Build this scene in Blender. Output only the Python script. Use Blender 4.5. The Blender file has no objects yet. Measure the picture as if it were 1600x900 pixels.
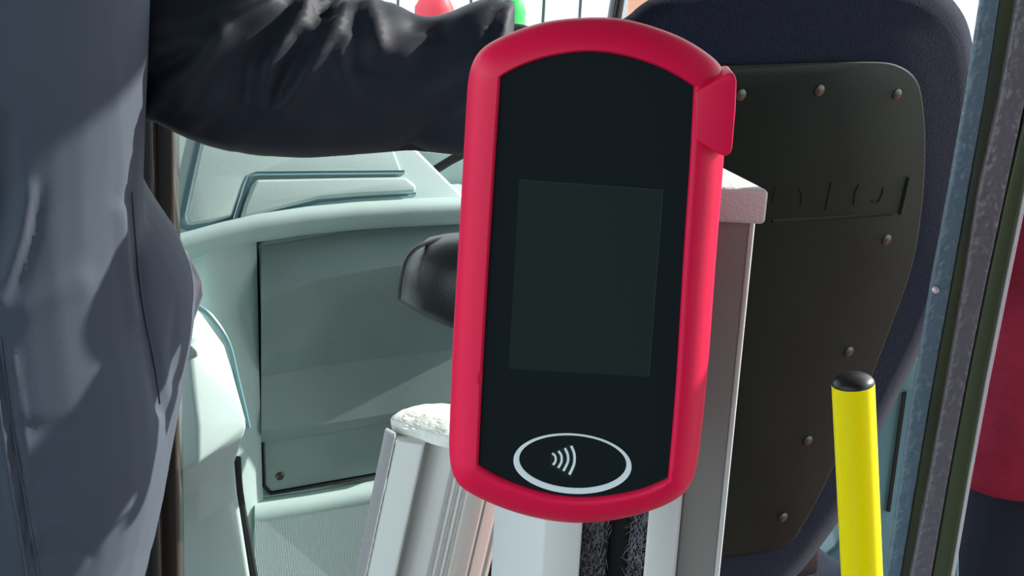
import bpy, bmesh, math, random
from mathutils import Vector, Matrix, noise
random.seed(7)
R = math.radians
scn = bpy.context.scene
COL = scn.collection

# ------------------------------------------------------------------ camera, sky, sun, exposure
F = 2400.0; PITCH = R(17); ROLL = R(3.1); CAM = Vector((0, 0, 1.5))
r0 = Vector((1, 0, 0)); f0 = Vector((0, math.cos(PITCH), -math.sin(PITCH))); u0 = r0.cross(f0)
cr = r0*math.cos(ROLL)+u0*math.sin(ROLL); cu = u0*math.cos(ROLL)-r0*math.sin(ROLL)
cd = bpy.data.cameras.new('camera'); co = bpy.data.objects.new('camera', cd); COL.objects.link(co)
cd.sensor_width = 36; cd.lens = 36*F/1600; cd.clip_start = .02; cd.clip_end = 200
co.matrix_world = Matrix(((cr.x, cu.x, -f0.x, CAM.x), (cr.y, cu.y, -f0.y, CAM.y), (cr.z, cu.z, -f0.z, CAM.z), (0, 0, 0, 1)))
scn.camera = co
scn.view_settings.view_transform = 'Standard'; scn.view_settings.look = 'None'
scn.view_settings.gamma = 1; scn.view_settings.use_curve_mapping = False
scn.view_settings.exposure = 0.58
w = bpy.data.worlds.new('world'); scn.world = w; w.use_nodes = True
wn = w.node_tree; bg = wn.nodes['Background']
bg.inputs[0].default_value = (.80, .93, 1.0, 1); bg.inputs[1].default_value = 1.7
sd = bpy.data.lights.new('sun', 'SUN'); sd.energy = 5.2; sd.angle = R(.6); sd.color = (1, .95, .88)
so = bpy.data.objects.new('sun', sd); COL.objects.link(so)
SUN = Vector((.76, .43, .48)).normalized()
so.rotation_euler = SUN.to_track_quat('Z', 'Y').to_euler(); so.location = (3, -1, 3)

# ------------------------------------------------------------------ helpers
def ray(px, py):
    return f0 + cr*((px-800)/F) + cu*((450-py)/F)
def P(px, py, Y):
    d = ray(px, py); return CAM + d*(Y/d.y)
def PL(px, py, o, n):
    d = ray(px, py); return CAM + d*((o-CAM).dot(n)/d.dot(n))
def PZ(px, py, z):
    d = ray(px, py); return CAM + d*((z-CAM.z)/d.z)
def proj(v):
    q = v-CAM; k = q.dot(f0); return 800+F*q.dot(cr)/k, 450-F*q.dot(cu)/k
BR = Vector((.871, .491, 0)); BF = Vector((-.491, .871, 0)); ZZ = Vector((0, 0, 1))   # bus right, bus forward

def mat(name, col, rough=.5, metal=0, spec=.5, bump=0, bscale=200, var=0, vscale=8, coat=0, sheen=0, detail=2, wave=None, emit=None, trans=0, col2=None, bdist=.002):
    m = bpy.data.materials.new(name); m.use_nodes = True; nt = m.node_tree; b = nt.nodes['Principled BSDF']
    b.inputs['Base Color'].default_value = (*col, 1); b.inputs['Roughness'].default_value = rough
    b.inputs['Metallic'].default_value = metal; b.inputs['Specular IOR Level'].default_value = spec
    b.inputs['Coat Weight'].default_value = coat; b.inputs['Coat Roughness'].default_value = .15
    b.inputs['Sheen Weight'].default_value = sheen; b.inputs['Transmission Weight'].default_value = trans
    tc = nt.nodes.new('ShaderNodeTexCoord')
    if var or col2:
        nz = nt.nodes.new('ShaderNodeTexNoise'); nz.inputs['Scale'].default_value = vscale; nz.inputs['Detail'].default_value = 5
        rp = nt.nodes.new('ShaderNodeValToRGB'); rp.color_ramp.elements[0].position = .3; rp.color_ramp.elements[1].position = .7
        a = col2 or tuple(c*(1-var) for c in col); c2 = col if col2 else tuple(min(1, c*(1+var)) for c in col)
        rp.color_ramp.elements[0].color = (*a, 1); rp.color_ramp.elements[1].color = (*c2, 1)
        nt.links.new(tc.outputs['Object'], nz.inputs['Vector']); nt.links.new(nz.outputs['Fac'], rp.inputs[0]); nt.links.new(rp.outputs[0], b.inputs['Base Color'])
    if bump or wave:
        bp = nt.nodes.new('ShaderNodeBump'); bp.inputs['Strength'].default_value = bump or .5; bp.inputs['Distance'].default_value = bdist
        if wave:
            t = nt.nodes.new('ShaderNodeTexWave'); t.inputs['Scale'].default_value = wave[0]; t.inputs['Distortion'].default_value = wave[1]; t.bands_direction = wave[2]; o = t.outputs['Color']
        else:
            t = nt.nodes.new('ShaderNodeTexNoise'); t.inputs['Scale'].default_value = bscale; t.inputs['Detail'].default_value = detail; o = t.outputs['Fac']
        nt.links.new(tc.outputs['Object'], t.inputs['Vector']); nt.links.new(o, bp.inputs['Height']); nt.links.new(bp.outputs[0], b.inputs['Normal'])
    return m

def obj(name, bm, m, parent=None, smooth=False, bevel=0, seg=3, kind=None, angle=35):
    me = bpy.data.meshes.new(name); bmesh.ops.recalc_face_normals(bm, faces=bm.faces); bm.to_mesh(me); bm.free()
    o = bpy.data.objects.new(name, me); COL.objects.link(o)
    if m: me.materials.append(m)
    if smooth:
        me.polygons.foreach_set('use_smooth', [True]*len(me.polygons))
        if angle < 180: me.set_sharp_from_angle(angle=R(angle))
    if parent:
        o.parent = parent
        # meshes are authored in world space: keep them there
        o.matrix_parent_inverse = Matrix.Translation(parent.location).inverted() @ Matrix.Identity(4)
    if bevel:
        b = o.modifiers.new('bevel', 'BEVEL'); b.width = bevel; b.segments = seg; b.limit_method = 'ANGLE'; b.angle_limit = R(30); b.harden_normals = False
        me.polygons.foreach_set('use_smooth', [True]*len(me.polygons))
    if kind: o['kind'] = kind
    return o
def thing(name, loc, label, cat, group=None):
    o = bpy.data.objects.new(name, None); COL.objects.link(o); o.location = loc; o.empty_display_size = .05
    o['label'] = label; o['category'] = cat
    if group: o['group'] = group
    return o
def tag(o, label, cat, group=None):
    o['label'] = label; o['category'] = cat
    if group: o['group'] = group
    return o

def prism(bm, pts, t):
    a = [bm.verts.new(p) for p in pts]; b = [bm.verts.new(Vector(p)+Vector(t)) for p in pts]; n = len(pts)
    bm.faces.new(a); bm.faces.new(b[::-1])
    for i in range(n): bm.faces.new((a[i], b[i], b[(i+1) % n], a[(i+1) % n]))
    return bm
def pr(pts, t): return prism(bmesh.new(), pts, t)
def loft(bm, rings, cap=True, closed=True):
    R_ = [[bm.verts.new(p) for p in r] for r in rings]; n = len(R_[0])
    for a, b in zip(R_, R_[1:]):
        for i in range(n if closed else n-1):
            bm.faces.new((a[i], a[(i+1) % n], b[(i+1) % n], b[i]))
    if cap and closed: bm.faces.new(R_[0][::-1]); bm.faces.new(R_[-1])
    return bm
def box(bm, c, sx, sy, sz, ax=Vector((1, 0, 0)), ay=Vector((0, 1, 0)), az=ZZ):
    c = Vector(c); v = []
    for k in (-1, 1):
        for (i, j) in ((-1, -1), (1, -1), (1, 1), (-1, 1)):
            v.append(bm.verts.new(c+ax*(i*sx/2)+ay*(j*sy/2)+az*(k*sz/2)))
    for f in ((3, 2, 1, 0), (4, 5, 6, 7), (0, 1, 5, 4), (1, 2, 6, 5), (2, 3, 7, 6), (3, 0, 4, 7)): bm.faces.new([v[q] for q in f])
    return bm
def frame_of(d):
    d = d.normalized(); a = d.cross(ZZ)
    if a.length < .01: a = Vector((1, 0, 0))
    a.normalize(); return a, a.cross(d).normalized()
def tube(bm, pts, rad, n=16, dome=False):
    pts = [Vector(p) for p in pts]; rs = rad if isinstance(rad, (list, tuple)) else [rad]*len(pts)
    rings = []; a0 = None
    for i, p in enumerate(pts):
        d = (pts[min(i+1, len(pts)-1)]-pts[max(i-1, 0)]).normalized()
        if a0 is None: a0, _ = frame_of(d)
        a0 = (a0-d*a0.dot(d)).normalized(); b0 = d.cross(a0)
        rings.append([p+(a0*math.cos(2*math.pi*k/n)+b0*math.sin(2*math.pi*k/n))*rs[i] for k in range(n)])
    return loft(bm, rings)
def capsule(bm, a, b, ra, rb, n=14):
    a = Vector(a); b = Vector(b); d = (b-a).normalized(); pts = []; rs = []
    for k in range(5):
        t = R(8+82*k/4); pts.append(a-d*ra*math.cos(t)); rs.append(ra*math.sin(t))
    for k in range(5):
        t = R(90-82*k/4); pts.append(b+d*rb*math.cos(t)); rs.append(rb*math.sin(t))
    return tube(bm, pts, rs, n)
def ball(bm, c, rx, ry, rz, u=16, v=10, rot=None):
    M = Matrix.Translation(Vector(c)) @ (rot.to_4x4() if rot else Matrix.Identity(4)) @ Matrix.Diagonal((rx, ry, rz, 1))
    bmesh.ops.create_uvsphere(bm, u_segments=u, v_segments=v, radius=1, matrix=M)
    return bm
def remeshed(bm, voxel, smooth_it=2):
    me = bpy.data.meshes.new('tmp'); bmesh.ops.recalc_face_normals(bm, faces=bm.faces); bm.to_mesh(me); bm.free()
    o = bpy.data.objects.new('tmp', me); COL.objects.link(o)
    m = o.modifiers.new('r', 'REMESH'); m.mode = 'VOXEL'; m.voxel_size = voxel
    if smooth_it: s = o.modifiers.new('s', 'SMOOTH'); s.iterations = smooth_it; s.factor = .5
    dg = bpy.context.evaluated_depsgraph_get(); dg.update()
    out = bmesh.new(); out.from_mesh(o.evaluated_get(dg).to_mesh())
    bpy.data.objects.remove(o); bpy.data.meshes.remove(me)
    return out
def segd(x, y, a, b):
    dx, dy = b[0]-a[0], b[1]-a[1]; t = max(0, min(1, ((x-a[0])*dx+(y-a[1])*dy)/(dx*dx+dy*dy+1e-9)))
    return math.hypot(x-a[0]-t*dx, y-a[1]-t*dy)
def interp(tab, x):
    if x <= tab[0][0]: return tab[0][1]
    for (a, b), (c, d) in zip(tab, tab[1:]):
        if x <= c: return b+(d-b)*(x-a)/(c-a)
    return tab[-1][1]
def spline(pts, n=6, closed=False):
    out = []; N = len(pts); pts = [Vector(p) for p in pts]
    rng = range(N) if closed else range(N-1)
    for i in rng:
        p0 = pts[(i-1) % N] if closed or i > 0 else pts[i]; p1 = pts[i]; p2 = pts[(i+1) % N]; p3 = pts[(i+2) % N] if closed or i+2 < N else p2
        for k in range(n):
            t = k/n; out.append(.5*((2*p1)+(p2-p0)*t+(2*p0-5*p1+4*p2-p3)*t*t+(3*p1-p0-3*p2+p3)*t**3))
    if not closed: out.append(pts[-1])
    return out
def folds(bm, ridges, cam_only=True, nz=0, ns=20):
    """push cloth along its normal where ridges run; ridge = (points seen, width, height)"""
    bm.normal_update(); mv = []
    for v in bm.verts:
        q = v.co-CAM
        if cam_only and v.normal.dot(q) > 0: continue
        if q.dot(f0) < .1: continue
        x, y = proj(v.co); d = 0
        for pts, wd, am in ridges:
            m = min(segd(x, y, a, b) for a, b in zip(pts, pts[1:]))
            if m < 3*wd: d += am*math.exp(-(m/wd)**2)
        if nz: d += nz*noise.noise(v.co*ns)
        mv.append((v, v.normal*d))
    for v, d in mv: v.co += d
    return bm

# ------------------------------------------------------------------ materials
M = {}
M['dash'] = mat('dash_plastic', (.47, .62, .59), .36, bump=.25, bscale=900, bdist=.0008, var=.05, vscale=6)
M['dash_panel'] = mat('dash_panel_plastic', (.25, .335, .32), .4, bump=.2, bscale=900, bdist=.0008, var=.12, vscale=9)
M['ribbed'] = mat('ribbed_mat', (.25, .34, .34), .6, bump=.5, wave=(160, 0, 'X'), bdist=.0012)
M['gap'] = mat('gap_rubber', (.01, .012, .012), .7)
M['red'] = mat('red_casing', (.82, .004, .065), .45, spec=.35, bump=.12, bscale=2500, bdist=.0004)
M['glass_black'] = mat('black_glass', (.010, .016, .018), .03, spec=.5)
M['display'] = mat('display_glass', (.019, .029, .028), .04, spec=.5)
M['white_print'] = mat('white_print', (.82, .93, .96), .5)
M['grey_print'] = mat('wave_print', (.42, .47, .45), .5)
M['scan'] = mat('dark_print', (.06, .07, .065), .4)
M['cap'] = mat('ivory_cap_plastic', (.68, .74, .72), .45, bump=.8, bscale=420, bdist=.0012)
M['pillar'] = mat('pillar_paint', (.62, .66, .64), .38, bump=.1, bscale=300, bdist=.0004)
M['pillar_shaded'] = mat('pillar_paint_shaded', (.27, .27, .25), .4)  # pillar paint darkened: shade on the side post put into the colour
M['alu'] = mat('brushed_aluminium', (.60, .60, .58), .38, metal=.6)
M['rough_white'] = mat('rough_white_cap', (.80, .84, .78), .7, bump=.9, bscale=120, bdist=.002, var=.12, vscale=60)
M['black'] = mat('black_plastic', (.008, .009, .009), .4)
M['brush'] = mat('brush_bristles', (.26, .26, .29), .45)
M['vinyl'] = mat('black_vinyl', (.022, .026, .026), .38, bump=.4, bscale=500, bdist=.0008)
M['yellow'] = mat('yellow_paint', (1.0, .86, .0), .4, spec=.2)
M['seat'] = mat('navy_seat_fabric', (.008, .013, .030), .95, spec=.15, sheen=.06, bump=.9, bscale=700, bdist=.002, var=.35, vscale=260)
M['seat_panel'] = mat('seat_panel_plastic', (.009, .0145, .0105), .6, spec=.12, bump=.25, bscale=600, bdist=.0008, var=.15, vscale=7)
M['screw'] = mat('screw_steel', (.09, .085, .07), .4, metal=.7)
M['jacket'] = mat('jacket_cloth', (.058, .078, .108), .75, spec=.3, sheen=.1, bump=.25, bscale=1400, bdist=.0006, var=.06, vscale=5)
M['sleeve'] = mat('jacket_cloth_shaded', (.012, .017, .028), .6, spec=.22, sheen=.05, bump=.15, bscale=1200, bdist=.0005)  # jacket cloth again, darkened to paint in the shade on the arm
M['glove'] = mat('black_glove', (.008, .009, .009), .55, bump=.3, bscale=500)
M['skin'] = mat('skin', (.45, .25, .17), .5, bump=.1, bscale=150)
M['hair'] = mat('brown_hair', (.03, .018, .01), .5, bump=.7, bscale=200)
M['trousers'] = mat('navy_trousers', (.012, .016, .030), .8, bump=.3, bscale=300)
M['shoe'] = mat('black_leather', (.01, .01, .01), .35)
M['redcoat'] = mat('red_coat', (.42, .005, .035), .75, bump=.6, bscale=25, bdist=.01, var=.2, vscale=9)
M['post'] = mat('dark_gloss_post', (.030, .032, .030), .16, coat=.4)
M['post2'] = mat('brown_bronze_post', (.075, .062, .05), .18, metal=.5)
M['strip_blue'] = mat('blue_grey_trim', (.10, .165, .21), .38, bump=1, bscale=170, bdist=.0025, detail=1)
M['strip_grey'] = mat('grey_trim', (.13, .125, .145), .38, bump=1, bscale=170, bdist=.0025, detail=1)
M['strip_olive'] = mat('olive_channel', (.075, .090, .022), .45, col2=(.03, .04, .045), vscale=9)
M['olive_metal'] = mat('olive_metal', (.085, .105, .055), .35, metal=.2)
M['chrome'] = mat('pale_edge', (.75, .72, .78), .25, metal=.3)
M['paper'] = mat('paper', (.75, .76, .80), .7)
M['floor'] = mat('bus_floor', (.035, .037, .04), .6, bump=.3, bscale=200)
M['ceiling'] = mat('ceiling_lining', (.22, .23, .23), .7)
M['teal_trim'] = mat('teal_trim', (.16, .30, .34), .35)
M['outer_white'] = mat('white_cladding', (.95, .97, .96), .5)
M['outer_blue'] = mat('blue_white_cladding', (.66, .82, .84), .5)
M['salmon'] = mat('salmon_render', (.72, .36, .24), .7, var=.1, vscale=4)
M['green'] = mat('green_paint', (.02, .55, .08), .5)
M['redp'] = mat('red_paint', (.6, .03, .05), .5)
def glassmat():
    m = bpy.data.materials.new('clear_glass'); m.use_nodes = True; nt = m.node_tree; nt.nodes.clear()
    o = nt.nodes.new('ShaderNodeOutputMaterial'); t = nt.nodes.new('ShaderNodeBsdfTransparent'); g = nt.nodes.new('ShaderNodeBsdfGlossy')
    fr = nt.nodes.new('ShaderNodeFresnel'); mx = nt.nodes.new('ShaderNodeMixShader'); fr.inputs[0].default_value = 1.45
    t.inputs[0].default_value = (.72, .72, .76, 1); g.inputs['Roughness'].default_value = .02
    nt.links.new(fr.outputs[0], mx.inputs[0]); nt.links.new(t.outputs[0], mx.inputs[1]); nt.links.new(g.outputs[0], mx.inputs[2]); nt.links.new(mx.outputs[0], o.inputs[0])
    return m
M['glass'] = glassmat()
def pavemat():
    m = mat('paving', (.3, .3, .3), .8); nt = m.node_tree; b = nt.nodes['Principled BSDF']
    tc = nt.nodes.new('ShaderNodeTexCoord'); bk = nt.nodes.new('ShaderNodeTexBrick'); bk.inputs['Scale'].default_value = 5
    bk.inputs['Color1'].default_value = (.20, .21, .22, 1); bk.inputs['Color2'].default_value = (.16, .17, .18, 1); bk.inputs['Mortar'].default_value = (.08, .08, .08, 1)
    nt.links.new(tc.outputs['Object'], bk.inputs['Vector']); nt.links.new(bk.outputs['Color'], b.inputs['Base Color']); return m
M['pave'] = pavemat()
M['pave_red'] = mat('red_paving', (.30, .09, .09), .8, var=.15, vscale=5)

# ------------------------------------------------------------------ setting: bus shell and outdoors
def struct(name, bm, m, parent=None, **k):
    o = obj(name, bm, m, parent, **k)
    if not parent: o['kind'] = 'structure'
    return o
def bp(a, b, z): return BR*a+BF*b+ZZ*z            # bus coordinates: right, forward, up
def bbox(bm, a0, a1, b0, b1, z0, z1): return box(bm, bp((a0+a1)/2, (b0+b1)/2, (z0+z1)/2), a1-a0, b1-b0, z1-z0, BR, BF)
struct('floor', bbox(bmesh.new(), -.75, 1.5, -1.3, 2.6, -.06, 0), M['floor'])
struct('ceiling', bbox(bmesh.new(), -.9, 1.62, -1.3, 2.75, 2.12, 2.18), M['ceiling'])
struct('wall_rear', bbox(bmesh.new(), -.9, 1.5, -1.36, -1.3, -.06, 2.12), M['floor'])
struct('ground', box(bmesh.new(), (0, 4, -.45), 40, 40, .04), M['pave'])
struct('trim_1', bbox(bmesh.new(), 1.62, 9, -4, 1.35, -.43, -.42), M['pave_red'])

# dashboard ----------------------------------------------------------
DO = P(400, 500, 1.85); DN = -BF        # plane of the dashboard, its normal towards the cab
def D(px, py, off=0): return PL(px, py, DO+DN*off, DN)
dash = thing('dashboard', Vector((D(560, 880).x, D(560, 880).y, 0)), 'pale grey-green moulded bus dashboard and side wall behind the dark sleeve', 'dashboard')
# lower wall with the window of the inset panel: wall is a slab behind; frame rails around it
base = obj('lower_wall', pr([D(250, 420), D(300, 330), D(745, 299), D(745, 1150), D(250, 1150)], BF*.05), M['dash'], dash, bevel=.004)
# frame around the inset panel
def rail(pts, off, t, m, name, bev=.004, seg=3, parent=dash):
    return obj(name, pr([D(x, y, off) for x, y in pts], BF*t), m, parent, bevel=bev, seg=seg)
rail([(403, 384), (420, 371), (560, 357), (742, 342), (742, 713), (424, 769), (414, 758)], .012, .010, M['dash_panel'], 'inset_panel', .003)
rail([(398, 378), (398, 382), (404, 384), (415, 760), (424, 771), (742, 715), (742, 717), (422, 774), (412, 763)], .0135, .012, M['gap'], 'panel_gap', .0005, 1)
# relief shaped to imitate the sunlit strip and shadow bands on the flat panel
def band(ytab_top, ytab_bot, h_top, h_bot, name, m, x0=408, x1=742, n=14, lip=None):
    bm = bmesh.new(); rings = []
    for i in range(n+1):
        x = x0+(x1-x0)*i/n; yt = interp(ytab_top, x); yb = interp(ytab_bot, x)
        row = []
        for k in range(7):
            t = k/6; y = yt+(yb-yt)*t
            h = h_top+(h_bot-h_top)*t
            row.append(D(x, y, .012+h))
        row.append(D(x, yb, .006)); row.append(D(x, yt, .006)); rings.append(row)
    return obj(name, loft(bm, rings), m, dash, smooth=True)
band([(408, 386), (560, 360), (760, 343)], [(408, 470), (500, 436), (600, 418), (760, 400)], .001, .040, 'panel_sun_band', M['dash_panel'])
band([(408, 470), (500, 436), (600, 418), (760, 400)], [(408, 560), (500, 535), (600, 508), (760, 480)], .040, .018, 'panel_shade_band', M['dash_panel'])
band([(408, 560), (500, 535), (600, 508), (760, 480)], [(412, 590), (500, 572), (600, 560), (760, 540)], .018, .003, 'panel_shade_band', M['dash_panel'])
band([(412, 590), (500, 572), (600, 560), (760, 540)], [(414, 672), (500, 664), (600, 648), (760, 620)], .003, .014, 'panel_shade_band', M['dash_panel'])
band([(414, 672), (500, 664), (600, 648), (760, 620)], [(414, 692), (500, 680), (600, 662), (760, 634)], .014, .001, 'panel_shade_band', M['dash_panel'])
def screw(px, py, o, n, r, parent, m=None, name='screw', h=.003):
    c = PL(px, py, o, n); bm = bmesh.new()
    tube(bm, [c-n*.004, c+n*h*.4, c+n*h], [r, r, r*.55], 14)
    a, b = frame_of(n); s = box(bm, c+n*h, r*1.0, r*.22, .0008, a, b, n)
    return obj(name, bm, m or M['screw'], parent, smooth=True)
screw(461, 459, DO+DN*.040, DN, .0055, dash); screw(437, 744, DO+DN*.013, DN, .0055, dash)
obj('screw_recess', tube(bmesh.new(), [D(461, 459, .030), D(461, 459, .0405)], .0075, 18), M['gap'], dash, smooth=True)
# rolled edge under the panel, then the ribbed footwell side
def sweep(path, sect, name, m, parent=dash, smooth=True):
    """path of (px,py); sect: (offset towards cab, drop) points"""
    rings = [[D(x, y, a)+ZZ*b for a, b in sect] for x, y in path]
    return obj(name, loft(bmesh.new(), rings), m, parent, smooth=smooth, angle=60)
sweep([(398, 792), (480, 780), (560, 766), (640, 752), (745, 732)], [(0, .012), (.018, .010), (.034, 0), (.040, -.014), (.040, -.03), (0, -.04)], 'rolled_edge', M['dash'])
obj('ribbed_panel', pr([D(398, 800, .036), D(745, 741, .036), D(745, 1100, .12), D(398, 1100, .12)], BF*.03), M['ribbed'], dash)
# corner column between inset panel and cab door moulding
bm = bmesh.new(); rings = []
for (yy, xl, xr) in ((372, 282, 400), (400, 290, 401), (600, 300, 405), (780, 330, 410), (1000, 345, 424)):
    row = []
    for k in range(11):
        t = k/10; x = xl+(xr-xl)*t
        row.append(D(x, yy-18*t, .012+.045*math.sin(math.pi*(.15+.75*(1-t)))**1.0*(1-t*.6)))
    row.append(D(xr, yy-18, -.02)); row.append(D(xl, yy, -.02)); rings.append(row)
obj('corner_column', loft(bm, rings), M['dash'], dash, smooth=True, angle=70)
# ledge: sweeping overhang above the panel
LEDGE = [(262, 412), (300, 402), (350, 388), (400, 376), (480, 364), (560, 356), (640, 351), (745, 346)]
sweep(LEDGE, [(0, .0), (.040, -.002), (.050, .004), (.055, .012), (.054, .022), (.046, .033), (.0, .038)], 'ledge', M['dash'])
# upper moulding, leaning away
UN = (DN*math.cos(R(24))+ZZ*math.sin(R(24))).normalized(); UO = D(500, 360, .045)
def U(px, py, off=0): return PL(px, py, UO+UN*off, UN)
def uplate(pts, off, t, m, name, bev=.003, seg=3):
    return obj(name, pr([U(x, y, off) for x, y in pts], -UN*t), m, dash, bevel=bev, seg=seg)
uplate([(262, 412), (300, 401), (350, 387), (400, 375), (480, 363), (560, 355), (640, 350), (745, 345), (745, 322), (722, 302), (652, 232), (600, 170), (262, 170)], 0, .03, M['dash'], 'upper_moulding', .006, 4)
def groove(pts, wd, name, closed=False, off=.0012, m=None):
    v = [Vector((*p, 0)) for p in pts]; L = []; Rr = []
    for i, p in enumerate(v):
        d = (v[min(i+1, len(v)-1)]-v[max(i-1, 0)]).normalized(); n = Vector((-d.y, d.x, 0))*wd/2
        L.append(p+n); Rr.append(p-n)
    rings = [[U(a.x, a.y, off), U((a.x+b.x)/2, (a.y+b.y)/2, off-.0011), U(b.x, b.y, off), U(b.x, b.y, -.004), U(a.x, a.y, -.004)] for a, b in zip(L, Rr)]
    return obj(name, loft(bmesh.new(), rings), m or M['teal_trim'], dash, smooth=True)
groove([(318, 190), (311, 215), (298, 270), (286, 325), (281, 346), (283, 354), (292, 357), (320, 352), (370, 341)], 7, 'groove')
uplate([(322, 190), (304, 270), (290, 335), (292, 349), (300, 351), (330, 346), (364, 338), (372, 316), (384, 286), (394, 276), (410, 273), (630, 271), (600, 190)], .006, .02, M['dash'], 'raised_field', .004, 4)
groove([(367, 342), (372, 325), (383, 290), (389, 275), (400, 271), (500, 270), (632, 269)], 6, 'groove', off=.0070)
uplate([(376, 343), (384, 316), (396, 287), (402, 280), (560, 277), (634, 276), (652, 290), (650, 300), (560, 305), (500, 310), (440, 325)], .010, .03, M['dash'], 'raised_pad', .005, 4)
groove([(372, 345), (440, 329), (500, 314), (560, 308), (650, 303)], 5, 'groove')
struct('wall_front', pr([D(746, 300, -.01), D(850, 300, -.01), D(850, 1500, -.01), D(746, 1500, -.01)], BF*.04), M['dash_panel'])
struct('sun_block_header', bbox(bmesh.new(), 1.56, 1.62, -1.3, 2.6, 2.02, 2.12), M['ceiling'])  # unseen header strip, added to keep sun off the upper jacket
# cab door moulding at the left (armrest bulge)
cab = thing('cab_door', Vector((P(330, 880, 1.62).x, 1.62, 0)), 'pale green-grey moulded side panel with armrest bulge, right of the navy jacket', 'door')
def C(px, py, Y): return P(px, py, Y)
bm = bmesh.new()
rows = [  # (left px,py,Y) (mid) (right)
    [(225, 455, 1.66), (285, 468, 1.63), (312, 487, 1.63)],
    [(225, 500, 1.60), (295, 505, 1.58), (350, 540, 1.60)],
    [(225, 570, 1.56), (300, 575, 1.55), (364, 585, 1.58)],
    [(225, 700, 1.53), (310, 668, 1.52), (383, 655, 1.57)],
    [(225, 775, 1.52), (310, 722, 1.51), (384, 668, 1.57)],
    [(225, 800, 1.58), (310, 765, 1.57), (366, 722, 1.60)],
    [(225, 840, 1.60), (312, 815, 1.60), (370, 770, 1.62)],
    [(225, 1100, 1.60), (330, 1080, 1.60), (415, 1060, 1.62)]]
rings = [[C(*a), C(*b), C(*c), C(c[0], c[1], 1.70), C(a[0], a[1], 1.70)] for a, b, c in rows]
obj('moulding', loft(bm, rings), M['dash'], cab, bevel=.005, seg=3)
bm = bmesh.new(); seal = spline([P(x, y, 1.655) for x, y in ((308, 478), (330, 495), (356, 535), (370, 590), (382, 640), (388, 668))], 5)
tube(bm, seal, .0032, 8); obj('seal', bm, M['teal_trim'], cab, smooth=True)
bm = bmesh.new(); tube(bm, spline([P(x, y, 1.655) for x, y in ((370, 715), (374, 770), (388, 850), (402, 930), (415, 1000))], 5), .005, 8); obj('seal', bm, M['gap'], cab, smooth=True)
obj('handle', pr([P(282, 545, 1.54), P(300, 540, 1.54), P(309, 549, 1.54), P(309, 558, 1.54), P(284, 570, 1.54)], (0, .03, 0)), M['dash'], cab, bevel=.003)
# windscreen sill glimpsed past the moulding
sill = obj('trim_2', pr([D(640, 232, -.06), D(700, 238, -.06), D(790, 232, -.06), D(850, 228, -.06), D(850, 380, -.06), D(640, 380, -.06)], BF*.03), M['dash'], None, bevel=.004); sill['kind'] = 'structure'
g = obj('trim_3', tube(bmesh.new(), [D(676, 268, -.03), D(705, 250, -.03), D(760, 222, -.03)], .006, 10), M['gap'], None, smooth=True); g['kind'] = 'structure'

# steering column cover ------------------------------------------------
sc = thing('steering_column_cover', P(700, 500, 1.5), 'black vinyl steering column cover jutting out left of the red ticket reader', 'cover')
bm = bmesh.new(); rings = []
for t, top, bot, dp in ((0, 440, 468, .0), (.05, 412, 470, .012), (.2, 390, 477, .03), (.45, 374, 490, .045), (.8, 369, 503, .055), (1.3, 366, 520, .06), (2.2, 366, 545, .06)):
    x = 622+t*95; a = P(x+8*(1-t if t < 1 else 0), top, 1.5); b = P(x, bot, 1.5); c = (a+b)/2; h = (a-b).length/2
    ring = []
    for k in range(16):
        an = 2*math.pi*k/16; s = math.sin(an); cc = math.cos(an)
        ring.append(c+(a-b).normalized()*h*(abs(s)**.7*(1 if s > 0 else -1))+Vector((0, 1, 0))*max(dp, .004)*cc)
    rings.append(ring)
svs = obj('shell', loft(bm, rings), M['vinyl'], sc, smooth=True, angle=60)
obj('piping', tube(bmesh.new(), spline([P(x, y, 1.462+.0006*(x-624)) for x, y in ((623, 467), (626, 435), (634, 408), (650, 388), (672, 378), (700, 371), (760, 367))], 4), .0022, 8), M['vinyl'], svs, smooth=True)
obj('column', tube(bmesh.new(), [P(760, 450, 1.5), D(790, 470, .05)], .03, 20), M['black'], sc, smooth=True)

# left dark upright -----------------------------------------------------
def upright(px, py, Y): return P(px, py, Y)
up = thing('upright_post', Vector((P(240, 880, 1.42).x, 1.42, 0)), 'dark glossy upright post beside the navy jacket, below the sleeve', 'post')
def vstrip(pxl, pxr, py, Y, d, z0, z1, m, name, parent, bev=.002, lean=Vector((0, 0, 0)), Y2=None):
    a = P(pxl, py, Y); b = P(pxr, py, Y2 or Y); a2 = a+Vector((0, d, 0)); b2 = b+Vector((0, d, 0))
    zc = a.z
    def at(p, z): q = Vector((p.x, p.y, z)); return q+lean*(z-zc)
    return obj(name, loft(bmesh.new(), [[at(p, z) for p in (a, b, b2, a2)] for z in (z0, z1)]), m, parent, bevel=bev)
vstrip(209, 241, 300, 1.42, .03, 0, 2.12, M['post'], 'dark_face', up, .006)
vstrip(242, 271, 300, 1.43, .03, 0, 2.12, M['post2'], 'bronze_face', up, .003)

# paper slip
pp = obj('paper_slip', pr([P(283, 384, 1.36), P(292, 396, 1.36), P(314, 440, 1.37), P(316, 460, 1.37), P(300, 505, 1.37), P(270, 500, 1.36), P(262, 400, 1.36)], (.001, .0006, 0)), M['paper']); tag(pp, 'white paper slip sticking out behind the navy jacket', 'paper')

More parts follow.
